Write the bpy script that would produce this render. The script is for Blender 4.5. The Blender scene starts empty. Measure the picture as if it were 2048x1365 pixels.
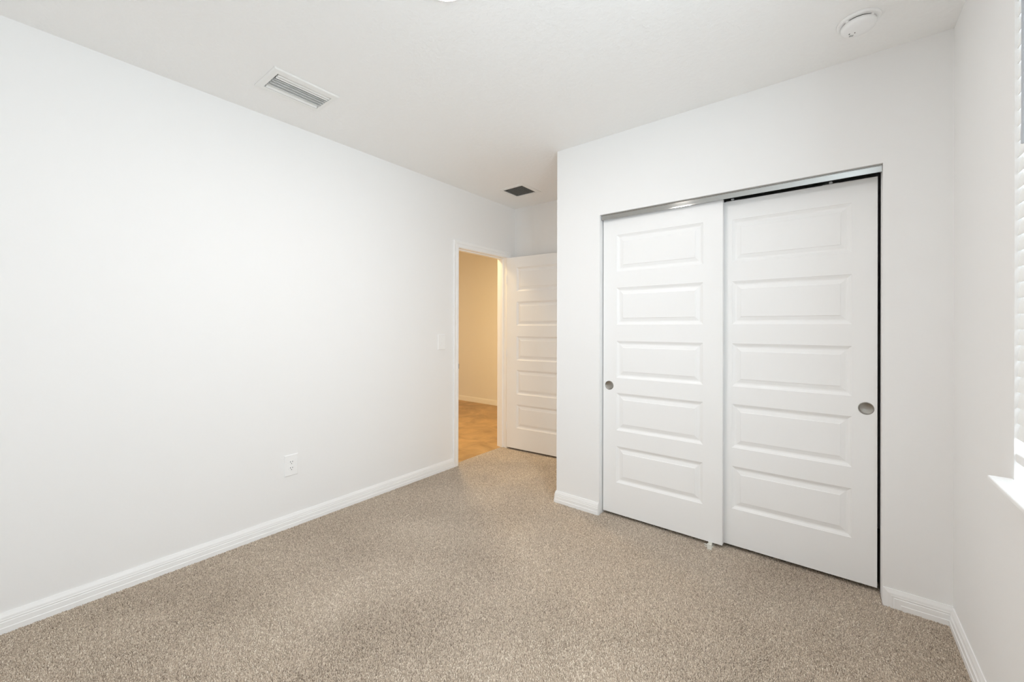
import bpy, bmesh, math, random
from mathutils import Vector, Matrix, Euler
random.seed(7)
sc = bpy.context.scene
COL = sc.collection

# ------------------------------------------------------------------ camera
cam = bpy.data.cameras.new('camera')
co = bpy.data.objects.new('camera', cam); COL.objects.link(co)
cam.sensor_fit = 'HORIZONTAL'; cam.sensor_width = 36.0
cam.lens = 809.616 / 2048 * 36.0
cam.shift_x = 0.0
cam.shift_y = -27.285 / 2048
cam.clip_start = 0.02
yaw, pitch, roll = (math.radians(a) for a in (38.1449, 0.0517, -0.1358))
fw = Vector((-math.sin(yaw) * math.cos(pitch), math.cos(yaw) * math.cos(pitch), math.sin(pitch)))
rt = Vector((math.cos(yaw), math.sin(yaw), 0)); up = rt.cross(fw)
r2 = rt * math.cos(roll) - up * math.sin(roll); u2 = rt * math.sin(roll) + up * math.cos(roll)
M = Matrix((r2, u2, -fw)).transposed().to_4x4()
M.translation = Vector((2.7635, 0.4088, 1.3005))
co.matrix_world = M
sc.camera = co

# ------------------------------------------------------------------ world, lights, exposure
LAMP_STRENGTH = 218.0
LAMP_COLOR = (1.0, 0.925, 0.895)
PANEL_WATTS = 66.0
HALL_WATTS = 37.0
EXPOSURE = 0.0
sc.view_settings.view_transform = 'Standard'
sc.view_settings.look = 'None'
sc.view_settings.gamma = 1.0
sc.view_settings.use_curve_mapping = False
sc.view_settings.exposure = EXPOSURE
sc.cycles.max_bounces = 16; sc.cycles.diffuse_bounces = 10; sc.cycles.transparent_max_bounces = 16
w = bpy.data.worlds.new('sky'); sc.world = w; w.use_nodes = True
bg = w.node_tree.nodes['Background']
bg.inputs[0].default_value = (0.84, 0.92, 1.0, 1); bg.inputs[1].default_value = 2.6

def area(name, loc, rot, sx, sy, watts, color, shape='RECTANGLE'):
    l = bpy.data.lights.new(name, 'AREA'); l.shape = shape; l.size = sx; l.size_y = sy
    l.energy = watts; l.color = color
    o = bpy.data.objects.new(name, l); COL.objects.link(o)
    o.location = loc; o.rotation_euler = rot
    return o
# daylight added outside the unseen near half of the window, left without blinds
area('daylight_panel', (3.62, 0.78, 1.68), (0, math.radians(90), math.radians(-14)), 1.7, 1.05, PANEL_WATTS, (0.775, 0.91, 1.0))
# hall lamp, out of sight on the hall ceiling
area('hall_lamp_glow', (-0.75, 3.65, 2.56), (0, 0, 0), 0.3, 0.3, HALL_WATTS, (1.0, 0.74, 0.38), 'DISK')

# ------------------------------------------------------------------ materials
def mat(name, color, rough=0.5, metal=0.0, spec=0.5):
    m = bpy.data.materials.new(name); m.use_nodes = True
    b = m.node_tree.nodes['Principled BSDF']
    b.inputs['Base Color'].default_value = (*color, 1)
    b.inputs['Roughness'].default_value = rough
    b.inputs['Metallic'].default_value = metal
    b.inputs['Specular IOR Level'].default_value = spec
    return m
class N:
    def __init__(s, m): s.m = m; s.t = m.node_tree; s.b = s.t.nodes['Principled BSDF']
    def new(s, kind, **kw):
        n = s.t.nodes.new(kind)
        for k, v in kw.items():
            if k in n.inputs: n.inputs[k].default_value = v
            else: setattr(n, k, v)
        return n
    def link(s, a, b): s.t.links.new(a, b)

def bumpy(name, color, rough, scale, strength, dist, detail=3.0, knock=False):
    m = mat(name, color, rough); n = N(m)
    tc = n.new('ShaderNodeTexCoord')
    no = n.new('ShaderNodeTexNoise', Scale=scale, Detail=detail, Roughness=0.55)
    n.link(tc.outputs['Object'], no.inputs['Vector'])
    src = no.outputs[0]
    if knock:
        rp = n.new('ShaderNodeValToRGB')
        rp.color_ramp.elements[0].position = 0.46; rp.color_ramp.elements[1].position = 0.58
        n.link(src, rp.inputs[0]); src = rp.outputs[0]
    bp = n.new('ShaderNodeBump', Strength=strength, Distance=dist)
    n.link(src, bp.inputs['Height']); n.link(bp.outputs[0], n.b.inputs['Normal'])
    return m
WALL = bumpy('wall_paint', (0.905, 0.902, 0.895), 0.75, 70, 0.12, 0.002)
CEIL = bumpy('ceiling_knockdown', (0.95, 0.948, 0.938), 0.85, 34, 0.18, 0.004, 4.0, True)
TRIM = mat('trim_white', (0.95, 0.95, 0.945), 0.38)
DOORM = mat('door_white', (0.92, 0.92, 0.915), 0.42)
PLASTIC = mat('white_plastic', (0.94, 0.94, 0.935), 0.35)
GREYP = mat('grey_print', (0.45, 0.45, 0.44), 0.5)
DARK = mat('dark_slot', (0.02, 0.02, 0.02), 0.6)
VENTW = mat('vent_white', (0.90, 0.90, 0.88), 0.45)
DUCT = mat('duct_dark', (0.05, 0.05, 0.048), 0.8)
GRID = mat('grille_grey', (0.20, 0.195, 0.18), 0.5)
ALU = mat('brushed_aluminium', (0.47, 0.47, 0.455), 0.055, 1.0)
NICKEL = mat('satin_nickel', (0.36, 0.34, 0.31), 0.36, 1.0)
WANDM = mat('smoky_plastic', (0.50, 0.52, 0.56), 0.25)
GUIDE = mat('guide_plastic', (0.80, 0.80, 0.74), 0.4)
CORD = mat('white_cord', (0.8, 0.8, 0.79), 0.8)

def slat_material():
    m = bpy.data.materials.new('blind_vinyl'); m.use_nodes = True; t = m.node_tree
    b = t.nodes['Principled BSDF']; out = t.nodes['Material Output']
    b.inputs['Base Color'].default_value = (0.95, 0.95, 0.94, 1); b.inputs['Roughness'].default_value = 0.4
    tr = t.nodes.new('ShaderNodeBsdfTranslucent'); tr.inputs[0].default_value = (0.97, 0.94, 0.90, 1)
    mx = t.nodes.new('ShaderNodeMixShader'); mx.inputs[0].default_value = 0.13
    t.links.new(b.outputs[0], mx.inputs[1]); t.links.new(tr.outputs[0], mx.inputs[2])
    t.links.new(mx.outputs[0], out.inputs[0]); return m
SLAT = slat_material()
def glass_material():
    m = bpy.data.materials.new('window_glass'); m.use_nodes = True; t = m.node_tree
    t.nodes.remove(t.nodes['Principled BSDF']); out = t.nodes['Material Output']
    a = t.nodes.new('ShaderNodeBsdfTransparent'); g = t.nodes.new('ShaderNodeBsdfGlossy'); g.inputs['Roughness'].default_value = 0.02
    mx = t.nodes.new('ShaderNodeMixShader'); mx.inputs[0].default_value = 0.06
    t.links.new(a.outputs[0], mx.inputs[1]); t.links.new(g.outputs[0], mx.inputs[2]); t.links.new(mx.outputs[0], out.inputs[0])
    return m
GLASS = glass_material()
def lamp_material():
    m = bpy.data.materials.new('lit_diffuser'); m.use_nodes = True; t = m.node_tree
    b = t.nodes['Principled BSDF']
    b.inputs['Base Color'].default_value = (0.9, 0.9, 0.88, 1)
    b.inputs['Emission Color'].default_value = (*LAMP_COLOR, 1); b.inputs['Emission Strength'].default_value = LAMP_STRENGTH
    return m
LAMPM = lamp_material()

def carpet_material():
    """heathered cut pile: every tuft carries its own yarn tone in the 'yarn' attribute"""
    m = mat('carpet_pile', (0.3, 0.26, 0.22), 0.95, spec=0.05); n = N(m)
    at = n.new('ShaderNodeAttribute'); at.attribute_name = 'yarn_and_shade'
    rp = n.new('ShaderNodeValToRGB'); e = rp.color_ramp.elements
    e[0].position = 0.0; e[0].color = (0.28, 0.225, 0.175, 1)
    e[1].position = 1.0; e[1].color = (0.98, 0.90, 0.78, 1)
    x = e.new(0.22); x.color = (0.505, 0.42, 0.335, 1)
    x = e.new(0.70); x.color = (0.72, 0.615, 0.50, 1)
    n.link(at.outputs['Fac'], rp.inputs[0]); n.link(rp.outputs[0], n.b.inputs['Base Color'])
    return m
CARPET = carpet_material()
BACKING = mat('carpet_backing', (0.30, 0.25, 0.20), 0.95, spec=0.05)

def tile_material():
    m = mat('hall_tile', (0.5, 0.4, 0.3), 0.35); n = N(m)
    tc = n.new('ShaderNodeTexCoord')
    mp = n.new('ShaderNodeMapping'); mp.inputs['Location'].default_value = (0.13, 0.10, 0); n.link(tc.outputs['Object'], mp.inputs[0])
    no = n.new('ShaderNodeTexNoise', Scale=2.6, Detail=6.0, Roughness=0.6, Distortion=1.2); n.link(mp.outputs[0], no.inputs['Vector'])
    rp = n.new('ShaderNodeValToRGB'); e = rp.color_ramp.elements
    e[0].position = 0.3; e[0].color = (0.30, 0.178, 0.070, 1); e[1].position = 0.72; e[1].color = (0.60, 0.38, 0.17, 1)
    n.link(no.outputs[0], rp.inputs[0])
    br = n.new('ShaderNodeTexBrick', offset=0.5); br.inputs['Scale'].default_value = 1.0
    br.inputs['Brick Width'].default_value = 0.45; br.inputs['Row Height'].default_value = 0.45
    br.inputs['Mortar Size'].default_value = 0.003; br.inputs['Mortar Smooth'].default_value = 0.2
    br.inputs['Mortar'].default_value = (0.34, 0.22, 0.10, 1)
    n.link(mp.outputs[0], br.inputs['Vector']); n.link(rp.outputs[0], br.inputs['Color1']); n.link(rp.outputs[0], br.inputs['Color2'])
    n.link(br.outputs['Color'], n.b.inputs['Base Color'])
    return m
TILE = tile_material()

# ------------------------------------------------------------------ helpers
def obj(name, bm, m, parent=None, smooth=False, kind=None, recalc=True):
    if recalc: bmesh.ops.recalc_face_normals(bm, faces=bm.faces)
    me = bpy.data.meshes.new(name); bm.to_mesh(me); bm.free()
    if m: me.materials.append(m)
    if smooth: me.polygons.foreach_set('use_smooth', [True] * len(me.polygons))
    o = bpy.data.objects.new(name, me); COL.objects.link(o)
    if parent: o.parent = parent
    if kind: o['kind'] = kind
    return o
def empty(name, loc, rotz=0.0):
    o = bpy.data.objects.new(name, None); COL.objects.link(o)
    o.location = loc; o.rotation_euler = (0, 0, rotz); o.empty_display_size = 0.05
    return o
def tag(o, label, cat, group=None, kind=None):
    o['label'] = label; o['category'] = cat
    if group: o['group'] = group
    if kind: o['kind'] = kind
    return o
def box(bm, x0, x1, y0, y1, z0, z1, bev=0.0, seg=2):
    t = bmesh.new()
    r = bmesh.ops.create_cube(t, size=1.0)
    for v in t.verts: v.co = Vector(((x0 + x1) / 2 + v.co.x * (x1 - x0), (y0 + y1) / 2 + v.co.y * (y1 - y0), (z0 + z1) / 2 + v.co.z * (z1 - z0)))
    if bev: bmesh.ops.bevel(t, geom=list(t.edges), offset=bev, segments=seg, affect='EDGES', profile=0.5)
    join(bm, t)
def join(bm, t, mtx=None):
    mp = {}
    for v in t.verts: mp[v] = bm.verts.new(mtx @ v.co if mtx else v.co)
    for f in t.faces:
        try: bm.faces.new([mp[v] for v in f.verts])
        except ValueError: pass
    t.free()
def bx(*a, **k):
    bm = bmesh.new(); box(bm, *a, **k); return bm
def lathe(prof, n=48, mtx=None):
    """prof: list of (r, z); revolved about z."""
    bm = bmesh.new(); rings = []
    for r, z in prof:
        if r < 1e-6: rings.append([bm.verts.new((0, 0, z))])
        else: rings.append([bm.verts.new((r * math.cos(2 * math.pi * i / n), r * math.sin(2 * math.pi * i / n), z)) for i in range(n)])
    for a, b in zip(rings, rings[1:]):
        for i in range(n):
            j = (i + 1) % n
            if len(a) == 1: bm.faces.new((a[0], b[i], b[j]))
            elif len(b) == 1: bm.faces.new((a[i], b[0], a[j]))
            else: bm.faces.new((a[i], b[i], b[j], a[j]))
    if mtx: bmesh.ops.transform(bm, matrix=mtx, verts=bm.verts)
    return bm
def prism(pts, d0, d1, to3):
    """extrude closed 2D outline pts between d0 and d1; to3(p, d) -> 3D"""
    bm = bmesh.new()
    a = [bm.verts.new(to3(p, d0)) for p in pts]; b = [bm.verts.new(to3(p, d1)) for p in pts]
    bm.faces.new(a); bm.faces.new(b[::-1])
    for i in range(len(pts)):
        j = (i + 1) % len(pts); bm.faces.new((a[i], a[j], b[j], b[i]))
    return bm
def strip(lines, closed=False, caps=True):
    """skin a list of equal-length polylines; caps close the two ends of the lines"""
    bm = bmesh.new(); L = [[bm.verts.new(p) for p in l] for l in lines]
    for a, b in zip(L, L[1:] + ([L[0]] if closed else [])):
        for i in range(len(a) - 1): bm.faces.new((a[i], a[i + 1], b[i + 1], b[i]))
    if caps:
        bm.faces.new([l[0] for l in L]); bm.faces.new([l[-1] for l in L][::-1])
    return bm

# ------------------------------------------------------------------ dimensions
H = 2.62
XR = 3.1906            # window wall
YC = 3.0               # closet front wall
XC = 1.156             # closet corner
YB = 3.9746            # alcove back wall
YR = -0.15             # rear wall, behind the camera
T = 0.115
OL, OR_, OT = 1.5026, 2.9603, 2.0865       # closet opening
D1, D2, DT = 3.104, 3.822, 2.056           # hall door opening between jambs
JT = 0.018
WY0, WY1, WZ0, WZ1 = 0.60, 2.260, 0.840, 2.42   # window opening
XW = XR + 0.20

# ------------------------------------------------------------------ shell
def struct(name, bm, m, label, cat, smooth=False):
    o = obj(name, bm, m, smooth=smooth, kind='structure'); o['label'] = label; o['category'] = cat
    return o
bm = bmesh.new()
pts = [(-0.056, D1), (0, D1), (0, YR), (XR, YR), (XR, YB), (0, YB), (0, D2), (-0.056, D2)]
bm = prism(pts, -0.03, -0.009, lambda p, d: (p[0], p[1], d))
struct('floor', bm, BACKING, 'flecked beige carpet covering the bedroom floor', 'floor')
def carpet_pile():
    """cut-pile tufts standing on the backing, leaning with the lay of the pile"""
    import numpy as np
    rng = np.random.default_rng(11); p = 0.0037
    gx, gy = np.meshgrid(np.arange(-0.052, XR, p), np.arange(0.02, YB, p))
    gx = gx.ravel() + rng.uniform(-0.42, 0.42, gx.size) * p; gy = gy.ravel() + rng.uniform(-0.42, 0.42, gy.size) * p
    k = (gx > 0.012) & (gx < XR - 0.012) & (gy < YC - 0.011)                         # bedroom
    k |= (gx > 0.012) & (gx < XC - 0.012) & (gy >= YC - 0.02) & (gy < YB - 0.012)    # alcove
    k |= (gx <= 0.02) & (gx > -0.0535) & (gy > D1 + 0.001) & (gy < D2 - 0.001)       # doorway
    k |= (gx > OL + 0.002) & (gx < OR_ - 0.002) & (gy >= YC - 0.02) & (gy < YC + 0.20)   # closet threshold
    k &= ~((gx > -0.09) & (gx < -0.035) & ((gy < D1 + 0.012) | (gy > D2 - 0.012)))
    k &= (gx < 1.9) | (gy > 0.75)
    gx, gy = gx[k], gy[k]; n = gx.size
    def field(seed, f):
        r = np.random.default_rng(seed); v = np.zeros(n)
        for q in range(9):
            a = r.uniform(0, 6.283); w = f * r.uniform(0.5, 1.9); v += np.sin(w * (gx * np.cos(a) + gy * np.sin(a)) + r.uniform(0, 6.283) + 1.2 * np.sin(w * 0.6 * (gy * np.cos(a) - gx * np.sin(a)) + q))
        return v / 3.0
    lx = 0.0016 * field(1, 11) + rng.normal(0, 0.0009, n); ly = 0.0016 * field(2, 11) + rng.normal(0, 0.0009, n)
    z0 = -0.0092; top = rng.uniform(-0.0022, 0.0014, n)
    ang = rng.uniform(0, 6.283, n); rb = rng.uniform(0.0018, 0.0024, n); rt = rb * rng.uniform(0.70, 1.0, n)
    V = np.empty((n, 6, 3), np.float32)
    for c in range(3):
        ca, sa = np.cos(ang + c * 2.0944), np.sin(ang + c * 2.0944)
        V[:, c, 0] = gx + rb * ca; V[:, c, 1] = gy + rb * sa; V[:, c, 2] = z0
        V[:, 3 + c, 0] = gx + lx + rt * ca; V[:, 3 + c, 1] = gy + ly + rt * sa; V[:, 3 + c, 2] = top + rng.uniform(-0.0008, 0.0008, n)
    T3 = np.array([[0, 1, 4], [0, 4, 3], [1, 2, 5], [1, 5, 4], [2, 0, 3], [2, 3, 5], [3, 4, 5]], np.int32)
    F = (np.arange(n, dtype=np.int32)[:, None, None] * 6 + T3[None]).reshape(-1)
    me = bpy.data.meshes.new('carpet_pile'); nf = F.size // 3
    me.vertices.add(n * 6); me.vertices.foreach_set('co', V.reshape(-1))
    me.loops.add(F.size); me.loops.foreach_set('vertex_index', F)
    me.polygons.add(nf); me.polygons.foreach_set('loop_start', np.arange(0, F.size, 3, dtype=np.int32))
    yarn_and_shade = np.clip(rng.beta(1.7, 1.9, n) + 0.05 * field(3, 8), 0, 1)  # broad tone blotches painted in to imitate shading from the pile lay
    at = me.attributes.new('yarn_and_shade', 'FLOAT', 'POINT'); at.data.foreach_set('value', np.repeat(yarn_and_shade, 6).astype(np.float32))
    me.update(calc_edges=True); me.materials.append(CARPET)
    o = bpy.data.objects.new('carpet_pile', me); COL.objects.link(o)
    tag(o, 'flecked beige cut pile of the bedroom carpet', 'carpet', kind='stuff')
carpet_pile()
HX0, HY0, HY1 = -4.2, 2.2, 5.58
HH = 2.72
struct('floor_hall', bx(HX0, -0.0565, HY0, HY1, -0.03, -0.004), TILE, 'tan stone-look tile floor of the hall through the doorway', 'floor')
bm = bx(-T, XW, YR - T, YB + T, H, H + 0.1)
def hole_ceiling():
    """ceiling slab as boxes left around the two duct openings"""
    b = bmesh.new()
    x0, x1, y0, y1 = -T, XW, YR - T, YB + T
    hs = [(0.33, 0.52, 1.30, 1.597), (0.296, 0.527, 3.400, 3.630)]
    ys = [y0, hs[0][2], hs[0][3], hs[1][2], hs[1][3], y1]
    for i in range(5):
        if i in (1, 3):
            h = hs[i // 2]
            box(b, x0, h[0], ys[i], ys[i + 1], H, H + 0.1); box(b, h[1], x1, ys[i], ys[i + 1], H, H + 0.1)
        else: box(b, x0, x1, ys[i], ys[i + 1], H, H + 0.1)
    return b
bm.free()
struct('ceiling', hole_ceiling(), CEIL, 'white knockdown-textured bedroom ceiling', 'ceiling')
struct('ceiling_hall', bx(HX0, -T, HY0, HY1, HH, HH + 0.1), CEIL, 'hall ceiling beyond the doorway', 'ceiling')
# left wall with the hall doorway
bm = bmesh.new()
ry0, ry1, rz = D1 - JT, D2 + JT, DT + JT
box(bm, -T, 0, YR - T, ry0, -0.03, H); box(bm, -T, 0, ry1, YB + T, -0.03, H); box(bm, -T, 0, ry0, ry1, rz, H)
struct('wall_left', bm, WALL, 'long white wall on the left with the hall doorway', 'wall')
struct('wall_back', bx(0, XW, YB, YB + T, -0.03, H), WALL, 'white wall at the back of the entry alcove', 'wall')
struct('wall_rear', bx(0, XW, YR - T, YR, -0.03, H), WALL, 'white wall behind the viewpoint', 'wall')
bm = bmesh.new()
box(bm, XR, XW, YR, WY0, -0.03, H); box(bm, XR, XW, WY1, YB, -0.03, H)
box(bm, XR, XW, WY0, WY1, -0.03, WZ0); box(bm, XR, XW, WY0, WY1, WZ1, H)
struct('wall_right', bm, WALL, 'white wall on the right around the window', 'wall')
bm = bmesh.new()
box(bm, XC, OL, YC, YC + T, -0.03, H); box(bm, OR_, XR, YC, YC + T, -0.03, H); box(bm, OL, OR_, YC, YC + T, OT, H)
struct('wall_closet', bm, WALL, 'white closet front wall around the sliding doors', 'wall')
struct('wall_alcove', bx(XC, XC + T, YC + T, YB, -0.03, H), WALL, 'closet side wall facing the entry alcove', 'wall')
# hall
struct('wall_hall_far', bx(HX0, -T, HY1, HY1 + T, -0.03, HH), WALL, 'cream wall of the hall seen through the doorway', 'wall')
struct('wall_hall_end', bx(HX0 - T, HX0, HY0, HY1, -0.03, HH), WALL, 'end wall of the hall, out of sight', 'wall')
struct('wall_hall_near', bx(HX0, -T, HY0 - T, HY0, -0.03, HH), WALL, 'near wall of the hall, out of sight', 'wall')
struct('wall_hall_side', bx(-T, 0, YB + T, HY1 + T, -0.03, HH), WALL, 'hall wall continuing past the bedroom', 'wall')

# ------------------------------------------------------------------ baseboards
BH = 0.083
BP = [(-0.009, 0.0), (-0.009, 0.0145), (0.0215, 0.0145), (0.0235, 0.0125), (0.045, 0.0120), (0.0465, 0.0095), (0.0500, 0.0092),
      (0.0515, 0.0110), (0.0545, 0.0112), (0.0565, 0.0100), (0.066, 0.0090), (0.079, 0.0050), (BH, 0.0040), (BH, 0.0)]   # (height, depth)
def base_run(path, normal_side=1):
    """baseboard swept along a polyline path of (x, y); depth to the left of travel"""
    n = len(path); offs = []
    P = [Vector(p) for p in path]
    for i in range(n):
        ns = []
        if i > 0: d = (P[i] - P[i - 1]).normalized(); ns.append(Vector((-d.y, d.x)))
        if i < n - 1: d = (P[i + 1] - P[i]).normalized(); ns.append(Vector((-d.y, d.x)))
        if len(ns) == 2:
            m = ns[0] + ns[1]; m = m / m.dot(ns[0]) if abs(m.dot(ns[0])) > 1e-6 else ns[0]
        else: m = ns[0]
        offs.append(m)
    lines = [[(P[i].x + offs[i].x * d, P[i].y + offs[i].y * d, h) for i in range(n)] for h, d in BP]
    return strip(lines, closed=True)
CAS_OUT = 0.062
e_ = 0.0005
struct('baseboard_left', base_run([(e_, D1 - 0.004 - CAS_OUT - e_), (e_, YR + 0.016)]), TRIM, 'white baseboard along the left wall', 'baseboard')
struct('baseboard_closet_corner', base_run([(OL - 0.003, YC - e_), (XC - e_, YC - e_), (XC - e_, YB - 0.016)]), TRIM, 'short white baseboard wrapping the closet corner', 'baseboard')
struct('baseboard_back', base_run([(XC - 0.016, YB - e_), (0.016, YB - e_)]), TRIM, 'white baseboard behind the open door', 'baseboard')
struct('baseboard_right', base_run([(XR - e_, YR + 0.016), (XR - e_, YC - 0.0165)]), TRIM, 'white baseboard under the window wall', 'baseboard')
struct('baseboard_rear', base_run([(0.0, YR + e_), (XR, YR + e_)]), TRIM, 'white baseboard behind the viewpoint', 'baseboard')
struct('baseboard_hall', base_run([(-T - 0.001, HY1 - e_), (HX0 + 0.001, HY1 - e_)]), TRIM, 'cream baseboard along the hall wall beyond the doorway', 'baseboard')
def mitred_end():
    """right-hand piece beside the closet: profile turns down at its left end"""
    xl, xr = OR_ + 0.002, XR - 0.0008
    lines = []
    for h, d in BP:
        wv = BH - max(h, 0.0)
        lines.append([(xl + min(wv, BH), YC - e_ - d, -0.009), (xl + wv, YC - e_ - d, h), (xr, YC - e_ - d, h)])
    b = bmesh.new(); L = [[b.verts.new(p) for p in l] for l in lines]
    for a, c in zip(L, L[1:] + [L[0]]):
        for i in range(2):
            if len({tuple(round(k, 6) for k in v.co) for v in (a[i], a[i + 1], c[i + 1], c[i])}) >= 3: b.faces.new((a[i], a[i + 1], c[i + 1], c[i]))
    bmesh.ops.remove_doubles(b, verts=b.verts, dist=1e-5)
    return b
struct('baseboard_closet', mitred_end(), TRIM, 'short mitred white baseboard right of the closet', 'baseboard')

# ------------------------------------------------------------------ hall door frame
fr = empty('trim_1', (0, (D1 + D2) / 2, 0)); tag(fr, 'white casing and jamb around the hall doorway', 'door frame', kind='structure')
def local(bm, o):
    bmesh.ops.translate(bm, vec=-Vector(o.location), verts=bm.verts); return bm
def lobj(name, bm, m, parent, **k):
    mi = parent
    off = Vector((0, 0, 0))
    while mi: off += Vector(mi.location); mi = mi.parent
    bmesh.ops.translate(bm, vec=-off, verts=bm.verts)
    return obj(name, bm, m, parent, **k)
bm = bmesh.new()
jx0, jx1 = -T - 0.004, 0.004
box(bm, jx0, jx1, D1 - JT + e_, D1, -0.009, DT + JT - e_, 0.001, 1); box(bm, jx0, jx1, D2, D2 + JT - e_, -0.009, DT + JT - e_, 0.001, 1)
box(bm, jx0, jx1, D1, D2, DT, DT + JT - e_, 0.001, 1)
for y0, y1 in ((D1, D1 + 0.010), (D2 - 0.010, D2)): box(bm, -0.075, -0.040, y0, y1, -0.009, DT - 0.0002, 0.002, 1)
box(bm, -0.075, -0.040, D1 + 0.010, D2 - 0.010, DT - 0.010, DT, 0.002, 1)
lobj('jamb', bm, TRIM, fr)
CP = [(0, 0.0045), (0, 0.0105), (0.003, 0.0125), (0.026, 0.0130), (0.029, 0.0105), (0.033, 0.0105), (0.036, 0.0140), (0.052, 0.0165), (0.059, 0.0165), (CAS_OUT, 0.013), (CAS_OUT, 0.0008)]
def casing(xb, sgn):
    y0, y1, zt = D1 - 0.004, D2 + 0.004, DT + 0.004
    lines = [[(xb + sgn * d, y0 - wv, -0.009), (xb + sgn * d, y0 - wv, zt + wv), (xb + sgn * d, y1 + wv, zt + wv), (xb + sgn * d, y1 + wv, -0.009)] for wv, d in CP]
    return strip(lines, closed=True)
lobj('casing', casing(0.0, 1), TRIM, fr)
lobj('casing', casing(-T, -1), TRIM, fr)
bm = bx(-0.036, 0.0005, D1, D1 + 0.0018, 0.905, 0.965, 0.0006, 1); box(bm, -0.010, 0.0055, D1 + 0.0005, D1 + 0.0085, 0.912, 0.958, 0.0010, 2)
sp = lobj('strike_plate', bm, NICKEL, fr); sp['label'] = 'dark satin nickel strike plate'

# ------------------------------------------------------------------ panel doors
PANELS = [(0.238, 0.488), (0.597, 0.854), (0.958, 1.211), (1.324, 1.577), (1.688, 1.940)]
PROF = [(0, 0), (0.0015, 0.0018), (0.006, 0.0036), (0.014, 0.0078), (0.019, 0.0090), (0.024, 0.0090), (0.0435, 0.0042), (0.0450, 0.0022), (0.048, 0.0018)]
def panel_slab(width, z0, z1, thick, px0, px1, both=True):
    """slab local: x 0..width, front face y=0 facing -y, back y=thick"""
    bm = bmesh.new()
    xs = [0, px0, px1, width]; zs = [z0] + [v for p in PANELS for v in p] + [z1]
    def face(y, s):
        for i in range(3):
            for j in range(len(zs) - 1):
                x0, x1, a, b = xs[i], xs[i + 1], zs[j], zs[j + 1]
                if i == 1 and j % 2 == 1:
                    loops = []
                    for wv, d in PROF:
                        yy = y + s * d
                        loops.append([bm.verts.new(p) for p in ((x0 + wv, yy, a + wv), (x1 - wv, yy, a + wv), (x1 - wv, yy, b - wv), (x0 + wv, yy, b - wv))])
                    for p, q in zip(loops, loops[1:]):
                        for k in range(4):
                            l = (k + 1) % 4; bm.faces.new((p[k], p[l], q[l], q[k]))
                    bm.faces.new(loops[-1])
                else:
                    bm.faces.new([bm.verts.new(p) for p in ((x0, y, a), (x1, y, a), (x1, y, b), (x0, y, b))])
    face(0, 1); face(thick, -1)
    for j in range(len(zs) - 1):
        for x in (0, width): bm.faces.new([bm.verts.new(p) for p in ((x, 0, zs[j]), (x, thick, zs[j]), (x, thick, zs[j + 1]), (x, 0, zs[j + 1]))])
    for i in range(3):
        for z in (z0, z1): bm.faces.new([bm.verts.new(p) for p in ((xs[i], 0, z), (xs[i + 1], 0, z), (xs[i + 1], thick, z), (xs[i], thick, z))])
    bmesh.ops.remove_doubles(bm, verts=bm.verts, dist=1e-5)
    bmesh.ops.recalc_face_normals(bm, faces=bm.faces)
    return bm
def cup_pull(parent, x, z, y=0.0):
    r = 0.031
    rim = lathe([(r - 0.0055, -0.0012), (r - 0.004, 0.0016), (r - 0.002, 0.0022), (r, 0.0012), (r, -0.0002)], 40, Matrix.Translation((x, y - 0.0001, z)) @ Matrix.Rotation(math.radians(90), 4, 'X'))
    p = obj('finger_pull', rim, NICKEL, parent, smooth=True); p['label'] = 'round recessed satin nickel finger pull'
    cup = lathe([(0, 0.0004), (r - 0.0065, 0.0003), (r - 0.0050, 0.0016)], 40, Matrix.Translation((x, y - 0.0001, z)) @ Matrix.Rotation(math.radians(90), 4, 'X'))
    obj('pull_cup', cup, NICKEL, p, smooth=True)
# sliding closet doors
YL, YRR = 3.045, 3.090
dl = empty('door_2', (1.511, YL, 0)); tag(dl, 'left sliding white five-panel closet door, running in front', 'door', kind='structure')
obj('door_panel', panel_slab(0.756, 0.022, 2.062, 0.034, 0.097, 0.649), DOORM, dl)
cup_pull(dl, 0.045, 0.902)
dr = empty('door_3', (2.206, YRR, 0)); tag(dr, 'right sliding white five-panel closet door, running behind', 'door', kind='structure')
obj('door_panel', panel_slab(0.742, 0.022, 2.052, 0.034, 0.103, 0.645), DOORM, dr)
cup_pull(dr, 0.700, 0.902)
def hanger(x):
    b = bmesh.new(); box(b, x - 0.035, x + 0.035, 0.036, 0.039, 1.99, 2.066, 0.001, 1); box(b, x - 0.030, x + 0.012, 0.006, 0.036, 2.0525, 2.0555, 0.001, 1)
    join(b, lathe([(0, -0.004), (0.008, -0.004), (0.009, 0), (0.008, 0.004), (0, 0.004)], 20, Matrix.Translation((x, 0.028, 2.0655)) @ Matrix.Rotation(math.radians(90), 4, 'X')))
    return b
h = obj('roller_hanger', hanger(0.56), TRIM, dr); h['label'] = 'white roller hanger on the door top'
obj('roller_hanger', hanger(0.10), TRIM, dr)
# track
tk = empty('sliding_door_track', ((OL + OR_) / 2, YC + 0.05, OT)); tag(tk, 'aluminium track across the top of the closet opening', 'door track')
tx0, tx1 = OL + 0.004, OR_ - 0.002
TPF = [(3.01736, 2.0510), (3.01742, 2.0530), (3.01746, 2.0550), (3.01749, 2.0575), (3.0175, 2.0610), (3.0175, 2.079), (3.0160, 2.0805), (3.0160, 2.0860), (3.128, 2.0860), (3.128, 2.0835), (3.0205, 2.0835), (3.0205, 2.051)]
lobj('fascia', prism(TPF, tx0, tx1, lambda p, d: (d, p[0], p[1])), ALU, tk)
lobj('rail', bx(tx0, tx1, 3.0805, 3.0835, 2.066, 2.0834), ALU, tk)
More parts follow.
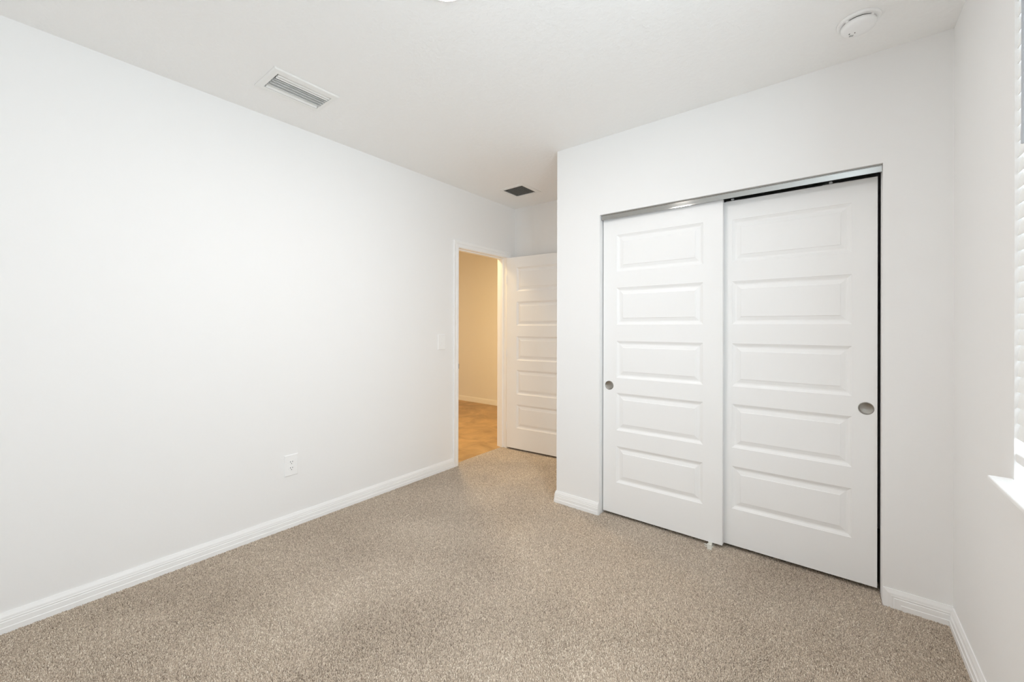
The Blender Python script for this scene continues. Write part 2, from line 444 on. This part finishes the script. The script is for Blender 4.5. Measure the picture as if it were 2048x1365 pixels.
# floor guide
g = empty('floor_guide', (2.207, 2.995, 0)); tag(g, 'small white plastic guide on the carpet under the closet doors', 'door guide')
lobj('base_plate', bx(2.195, 2.2185, 2.996, 3.150, -0.0085, 0.003, 0.001, 1), GUIDE, g)
lobj('fin', bx(2.196, 2.2195, 2.996, 3.005, 0.003, 0.031, 0.0015, 2), GUIDE, g)
lobj('fin', bx(2.193, 2.2145, 3.036, 3.044, 0.003, 0.023, 0.0015, 2), GUIDE, g)
for z in (0.010, 0.021): lobj('clip', bx(2.180, 2.1965, 2.999, 3.003, z, z + 0.004, 0.0005, 1), GUIDE, g)

# hall door, standing open against the back wall
hd = empty('door_1', (0.026, 3.802, 0), math.radians(4.5)); tag(hd, 'white five-panel hall door standing open in the alcove', 'door', kind='structure')
obj('door_panel', panel_slab(0.80, 0.019, 2.050, 0.035, 0.127, 0.673), DOORM, hd)
def knob(s):
    m_ = Matrix.Translation((0.74, 0.0 if s < 0 else 0.035, 0.93)) @ Matrix.Rotation(math.radians(90 if s < 0 else -90), 4, 'X')
    return lathe([(0, 0.0), (0.032, 0.0), (0.032, 0.006), (0.012, 0.010), (0.011, 0.024), (0.022, 0.032), (0.026, 0.042), (0.023, 0.052), (0.0, 0.056)], 32, m_)
obj('door_knob', knob(-1), NICKEL, hd, smooth=True)
obj('door_knob', knob(1), NICKEL, hd, smooth=True)
for z in (0.25, 1.03, 1.82):
    b = bx(-0.004, 0.0, 0.004, 0.030, z - 0.044, z + 0.044, 0.0006, 1)
    join(b, lathe([(0, -0.045), (0.005, -0.045), (0.005, 0.045), (0, 0.045)], 16, Matrix.Translation((-0.005, 0.001, z))))
    obj('hinge', b, TRIM, hd)

# ------------------------------------------------------------------ window
wn = empty('window_1', (XR + 0.09, (WY0 + WY1) / 2, WZ0)); tag(wn, 'white framed window at the right edge, closed blinds over its far half only', 'window', kind='structure')
def ring(x0, x1, y0, y1, z0, z1, wd):
    b = bmesh.new()
    box(b, x0, x1, y0, y0 + wd, z0, z1); box(b, x0, x1, y1 - wd, y1, z0, z1)
    box(b, x0, x1, y0 + wd, y1 - wd, z0, z0 + wd); box(b, x0, x1, y0 + wd, y1 - wd, z1 - wd, z1)
    return b
fx0, fx1 = XR + 0.115, XR + 0.165
bz = WZ0 + 0.016
lobj('window_frame', ring(fx0, fx1, WY0 + e_, WY1 - e_, bz, WZ1 - e_, 0.04), TRIM, wn)
ym, zm = (WY0 + WY1) / 2, (bz + WZ1) / 2
b = bmesh.new(); box(b, fx0 + 0.005, fx1 - 0.005, ym - 0.02, ym + 0.02, bz + 0.04, WZ1 - 0.041)
lobj('mullion', b, TRIM, wn)
for y0, y1 in ((WY0 + 0.041, ym - 0.0205), (ym + 0.0205, WY1 - 0.041)):
    for z0, z1 in ((bz + 0.041, zm), (zm + 0.001, WZ1 - 0.042)):
        s_ = lobj('sash', ring(fx0 + 0.012, fx1 - 0.012, y0, y1, z0, z1, 0.03), TRIM, wn)
        lobj('pane', bx(fx0 + 0.022, fx0 + 0.026, y0 + 0.0305, y1 - 0.0305, z0 + 0.0305, z1 - 0.0305), GLASS, s_)
# sill with horns, apron below
so = [(XR - 0.050, WY0 - 0.022), (XR - 0.050, WY1 + 0.014), (XR - e_, WY1 + 0.014), (XR - e_, WY1 - 0.001), (fx0 - 0.001 + 0.05, WY1 - 0.001), (fx0 - 0.001 + 0.05, WY0 + 0.001), (XR - e_, WY0 + 0.001), (XR - e_, WY0 - 0.022)]
b = prism(so, WZ0 + e_, WZ0 + 0.0155, lambda p, d: (p[0], p[1], d))
bmesh.ops.recalc_face_normals(b, faces=b.faces)
bmesh.ops.bevel(b, geom=[e for e in b.edges if all(v.co.x < XR - 0.04 for v in e.verts)], offset=0.004, segments=3, affect='EDGES', profile=0.5)
lobj('window_sill', b, TRIM, wn)
lobj('apron', bx(XR - 0.014, XR - e_, WY0 - 0.005, WY1 - 0.045, WZ0 - 0.014, WZ0 - 0.0002, 0.002, 2), TRIM, wn)

# blinds
bl = empty('window_blinds', (XR + 0.012, (WY0 + WY1) / 2, WZ1)); tag(bl, 'closed white horizontal slat blinds over the far half of the window', 'blinds')
BY0, BY1 = 1.445, WY1 - 0.0006  # unseen near half of the window left bare to let light in
XBL = XR + 0.0105
def slat(zlow, tilt=80.5, chord=0.0515):
    a = math.radians(tilt)
    n = 6; th = 0.0022
    top, bot = [], []
    for i in range(n + 1):
        s = (i / n - 0.5); cr = 0.0009 * (1 - (2 * s) ** 2)
        # s=-0.5 is the lower room-side edge
        px = XBL + s * chord * math.cos(a) - cr * math.sin(a); pz = zlow + (s + 0.5) * chord * math.sin(a) + cr * math.cos(a)
        top.append((px - th / 2 * math.sin(a), pz + th / 2 * math.cos(a))); bot.append((px + th / 2 * math.sin(a), pz - th / 2 * math.cos(a)))
    return prism(top + bot[::-1], BY0, BY1, lambda p, d: (p[0], d, p[1]))
k0 = 1.2529; pitch_ = 0.0459
for k in range(-6, 24): lobj('slat', slat(k0 + pitch_ * k), SLAT, bl)
lobj('bottom_rail', bx(XBL - 0.008, XBL + 0.036, BY0, BY1, 0.908, 0.938, 0.005, 3), PLASTIC, bl)
lobj('head_rail', bx(XR + 0.004, XR + 0.055, BY0, BY1, 2.366, WZ1 - 0.001, 0.002, 1), PLASTIC, bl)
for y in (BY0 + 0.15, (BY0 + BY1) / 2, BY1 - 0.15): lobj('ladder_cord', bx(XBL - 0.0085, XBL - 0.0075, y - 0.0008, y + 0.0008, 0.94, 2.366), CORD, bl)
wd_ = lathe([(0, 1.806), (0.0042, 1.808), (0.0045, 1.83), (0.0036, 1.86), (0.0036, 2.34), (0, 2.342)], 6, Matrix.Translation((XR - 0.0134, 2.137, 0)))
wo = lobj('tilt_wand', wd_, WANDM, bl); wo['label'] = 'thin grey tilt wand'

# ------------------------------------------------------------------ ceiling light
LX, LY = 1.6035, 1.4613
cl = empty('ceiling_light', (LX, LY, H)); tag(cl, 'lit round flush ceiling light cut off by the top edge', 'ceiling light')
obj('light_rim', lathe([(0.0805, -0.0005), (0.0925, -0.0005), (0.0925, -0.003), (0.089, -0.006), (0.0815, -0.0075), (0.0805, -0.007)], 64), PLASTIC, cl, smooth=True)
obj('diffuser', lathe([(0.0800, -0.005), (0.0800, -0.0070), (0.074, -0.0085), (0.045, -0.0096), (0, -0.0100)], 64), LAMPM, cl, smooth=True)

# ------------------------------------------------------------------ ceiling vents
vt = empty('ceiling_vent', (0.43, 1.445, H)); tag(vt, 'large white louvred air vent in the ceiling by the left wall', 'vent')
def vent_frame(x0, x1, y0, y1, a0, a1, b0, b1, drop):
    outer = [(x0, y0), (x1, y0), (x1, y1), (x0, y1)]; inner = [(a0, b0), (a1, b0), (a1, b1), (a0, b1)]
    bm = bmesh.new(); m_ = 0.006
    o2 = [(x0 + m_, y0 + m_), (x1 - m_, y0 + m_), (x1 - m_, y1 - m_), (x0 + m_, y1 - m_)]
    loops = [[(p[0], p[1], H - e_) for p in outer], [(p[0], p[1], H - 0.003) for p in outer], [(p[0], p[1], H - drop) for p in o2], [(p[0], p[1], H - drop) for p in inner], [(p[0], p[1], H + 0.02) for p in inner]]
    L = [[bm.verts.new(q) for q in l] for l in loops]
    for a, b in zip(L, L[1:]):
        for k in range(4): l = (k + 1) % 4; bm.faces.new((a[k], a[l], b[l], b[k]))
    return bm
vx0, vx1, vy0, vy1 = 0.303, 0.558, 1.272, 1.618
ix0, ix1, iy0, iy1 = 0.337, 0.515, 1.304, 1.592
lobj('vent_frame', vent_frame(vx0, vx1, vy0, vy1, ix0, ix1, iy0, iy1, 0.008), VENTW, vt)
def duct(x0, x1, y0, y1, h):
    b = bmesh.new(); e = 0.004
    A = [(x0, y0), (x1, y0), (x1, y1), (x0, y1)]
    lo = [b.verts.new((p[0], p[1], H + 0.021)) for p in A]; hi = [b.verts.new((p[0], p[1], H + h)) for p in A]
    for k in range(4): l = (k + 1) % 4; b.faces.new((lo[k], lo[l], hi[l], hi[k]))
    b.faces.new(hi); return b
db = lobj('duct_box', duct(ix0 - 0.001, ix1 + 0.001, iy0 - 0.001, iy1 + 0.001, 0.16), DUCT, vt)
def blade(xl, lean, z_low):
    """curved blade running along y with its lower edge at x = xl; lean>0 flares the lower edge towards +x"""
    th = 0.0012; path = [(0.0, 0.0)]; n = 7
    for i in range(n):                       # climb from the flared lip into the duct
        ang = math.radians(18 + 70 * min(1.0, i / 4.0)); ds = 0.0042 if i < 5 else 0.010
        path.append((path[-1][0] - lean * math.cos(ang) * ds, path[-1][1] + math.sin(ang) * ds))
    P = [(xl + p[0], z_low + p[1]) for p in path]
    up_ = [(p[0] + th * 0.7, p[1] + th) for p in P]
    return prism(P + up_[::-1], iy0 + 0.009, iy1 - 0.0015, lambda p, d: (p[0], d, p[1]))
nb = 7; stp = (ix1 - ix0) / nb
for i in range(nb):
    xc = ix1 - (i + 0.5) * stp
    lean = -1 if i in (0, 1, 6) else 1
    lobj('louver', blade(xc + (-0.013 if i == 0 else -0.010 if lean < 0 else 0.004), lean, H - 0.007), VENTW, vt)
# return grille
rg = empty('return_air_grille', (0.413, 3.517, H)); tag(rg, 'small square dark-mesh air grille in the alcove ceiling', 'vent')
rx0, rx1, ry0_, ry1_ = 0.262, 0.563, 3.368, 3.664
jx0_, jx1_, jy0_, jy1_ = 0.300, 0.523, 3.404, 3.626
lobj('grille_frame', vent_frame(rx0, rx1, ry0_, ry1_, jx0_, jx1_, jy0_, jy1_, 0.006), VENTW, rg)
lobj('duct_box', duct(jx0_ - 0.001, jx1_ + 0.001, jy0_ - 0.001, jy1_ + 0.001, 0.20), DUCT, rg)
b = bmesh.new(); n_ = 14
for i in range(1, n_):
    x = jx0_ + (jx1_ - jx0_) * i / n_; box(b, x - 0.0006, x + 0.0006, jy0_ + 0.0005, jy1_ - 0.0005, H - 0.004, H + 0.010)
    y = jy0_ + (jy1_ - jy0_) * i / n_; box(b, jx0_ + 0.0005, jx1_ - 0.0005, y - 0.0006, y + 0.0006, H - 0.004, H + 0.010)
lobj('mesh_grid', b, GRID, rg)

# ------------------------------------------------------------------ smoke detector
sd = empty('smoke_detector', (2.858, 2.688, H), math.radians(20)); tag(sd, 'round white smoke detector on the ceiling above the closet', 'smoke detector')
obj('base_plate', lathe([(0, -0.0005), (0.074, -0.0005), (0.074, -0.006), (0.071, -0.010), (0.055, -0.010), (0, -0.010)], 64), PLASTIC, sd, smooth=False)
obj('vent_ring', lathe([(0.0, -0.0102), (0.055, -0.0102), (0.055, -0.016), (0, -0.016)], 64), DARK, sd)
obj('cover', lathe([(0.055, -0.0145), (0.0595, -0.0150), (0.0595, -0.026), (0.057, -0.032), (0.050, -0.037), (0.030, -0.040), (0, -0.041)], 64), PLASTIC, sd, smooth=True)
b = bmesh.new(); box(b, -0.020, -0.006, 0.026, 0.036, -0.0412, -0.0385, 0.0005, 1)
o = obj('grey_label', b, GREYP, sd); o['label'] = 'small grey marking'  # flat block standing for the grey printed label on the cover
for q in ((-0.026, 0.016), (-0.008, 0.012)):
    obj('indicator_hole', bx(q[0] - 0.0015, q[0] + 0.0015, q[1] - 0.003, q[1] + 0.003, -0.0410, -0.0385), DARK, sd)
for k in range(4):
    a = k * math.pi / 2 + 0.5
    b = bx(0.0540, 0.0600, -0.006, 0.006, -0.0160, -0.0100); bmesh.ops.rotate(b, cent=(0, 0, 0), matrix=Matrix.Rotation(a, 3, 'Z'), verts=b.verts)
    obj('spacer', b, PLASTIC, sd)

# ------------------------------------------------------------------ outlet and switch on the left wall
def plate(y0, y1, z0, z1, t):
    b = bmesh.new(); m_ = 0.004
    lo = [(y0, z0), (y1, z0), (y1, z1), (y0, z1)]
    hi = [(y0 + m_, z0 + m_), (y1 - m_, z0 + m_), (y1 - m_, z1 - m_), (y0 + m_, z1 - m_)]
    A = [b.verts.new((e_, *p)) for p in lo]; B = [b.verts.new((t * 0.55, *p)) for p in lo]; C = [b.verts.new((t, *p)) for p in hi]
    for P, Q in ((A, B), (B, C)):
        for k in range(4): l = (k + 1) % 4; b.faces.new((P[k], P[l], Q[l], Q[k]))
    b.faces.new(A[::-1]); b.faces.new(C); return b
ol_ = empty('wall_outlet', (0, 1.597, 0.401)); tag(ol_, 'white duplex power outlet low on the left wall', 'outlet')
lobj('cover_plate', plate(1.554, 1.640, 0.333, 0.470, 0.006), PLASTIC, ol_)
for zc in (0.4205, 0.3815):
    n8 = 24; pr = []
    for i in range(n8):
        a = 2 * math.pi * i / n8; pr.append((1.597 + 0.0170 * math.cos(a), zc + max(-0.0135, min(0.0135, 0.0170 * math.sin(a)))))
    r = lobj('receptacle', prism(pr, 0.0055, 0.0075, lambda p, d: (d, p[0], p[1])), PLASTIC, ol_)
    for yc, zz, hh, ww in ((1.5905, zc + 0.004, 0.0085, 0.0022), (1.6035, zc + 0.004, 0.0070, 0.0022)):
        lobj('slot', bx(0.0070, 0.0078, yc - ww / 2 - .0003, yc + ww / 2 + .0003, zz - hh / 2, zz + hh / 2), DARK, r)
    lobj('slot', lathe([(0, 0), (0.0026, 0), (0.0026, 0.0008), (0, 0.0008)], 16, Matrix.Translation((0.0070, 1.597, zc - 0.0080)) @ Matrix.Rotation(math.radians(90), 4, 'Y')), DARK, r)
lobj('screw', lathe([(0, 0), (0.0030, 0), (0.0025, 0.0010), (0, 0.0012)], 16, Matrix.Translation((0.0058, 1.597, 0.401)) @ Matrix.Rotation(math.radians(90), 4, 'Y')), PLASTIC, ol_)
sw = empty('light_switch', (0, 2.894, 1.169)); tag(sw, 'white rocker light switch on the left wall beside the doorway', 'light switch')
lobj('cover_plate', plate(2.851, 2.937, 1.101, 1.238, 0.006), PLASTIC, sw)
RK = [(0.0052, 1.1365), (0.0100, 1.1365), (0.0066, 1.1695), (0.0075, 1.2025), (0.0052, 1.2025)]
lobj('rocker', prism(RK, 2.8780, 2.9100, lambda p, d: (p[0], d, p[1])), PLASTIC, sw)
for zz in (1.118, 1.2205):
    lobj('screw', lathe([(0, 0), (0.0030, 0), (0.0025, 0.0010), (0, 0.0012)], 16, Matrix.Translation((0.0058, 2.894, zz)) @ Matrix.Rotation(math.radians(90), 4, 'Y')), PLASTIC, sw)

bpy.context.view_layer.update()
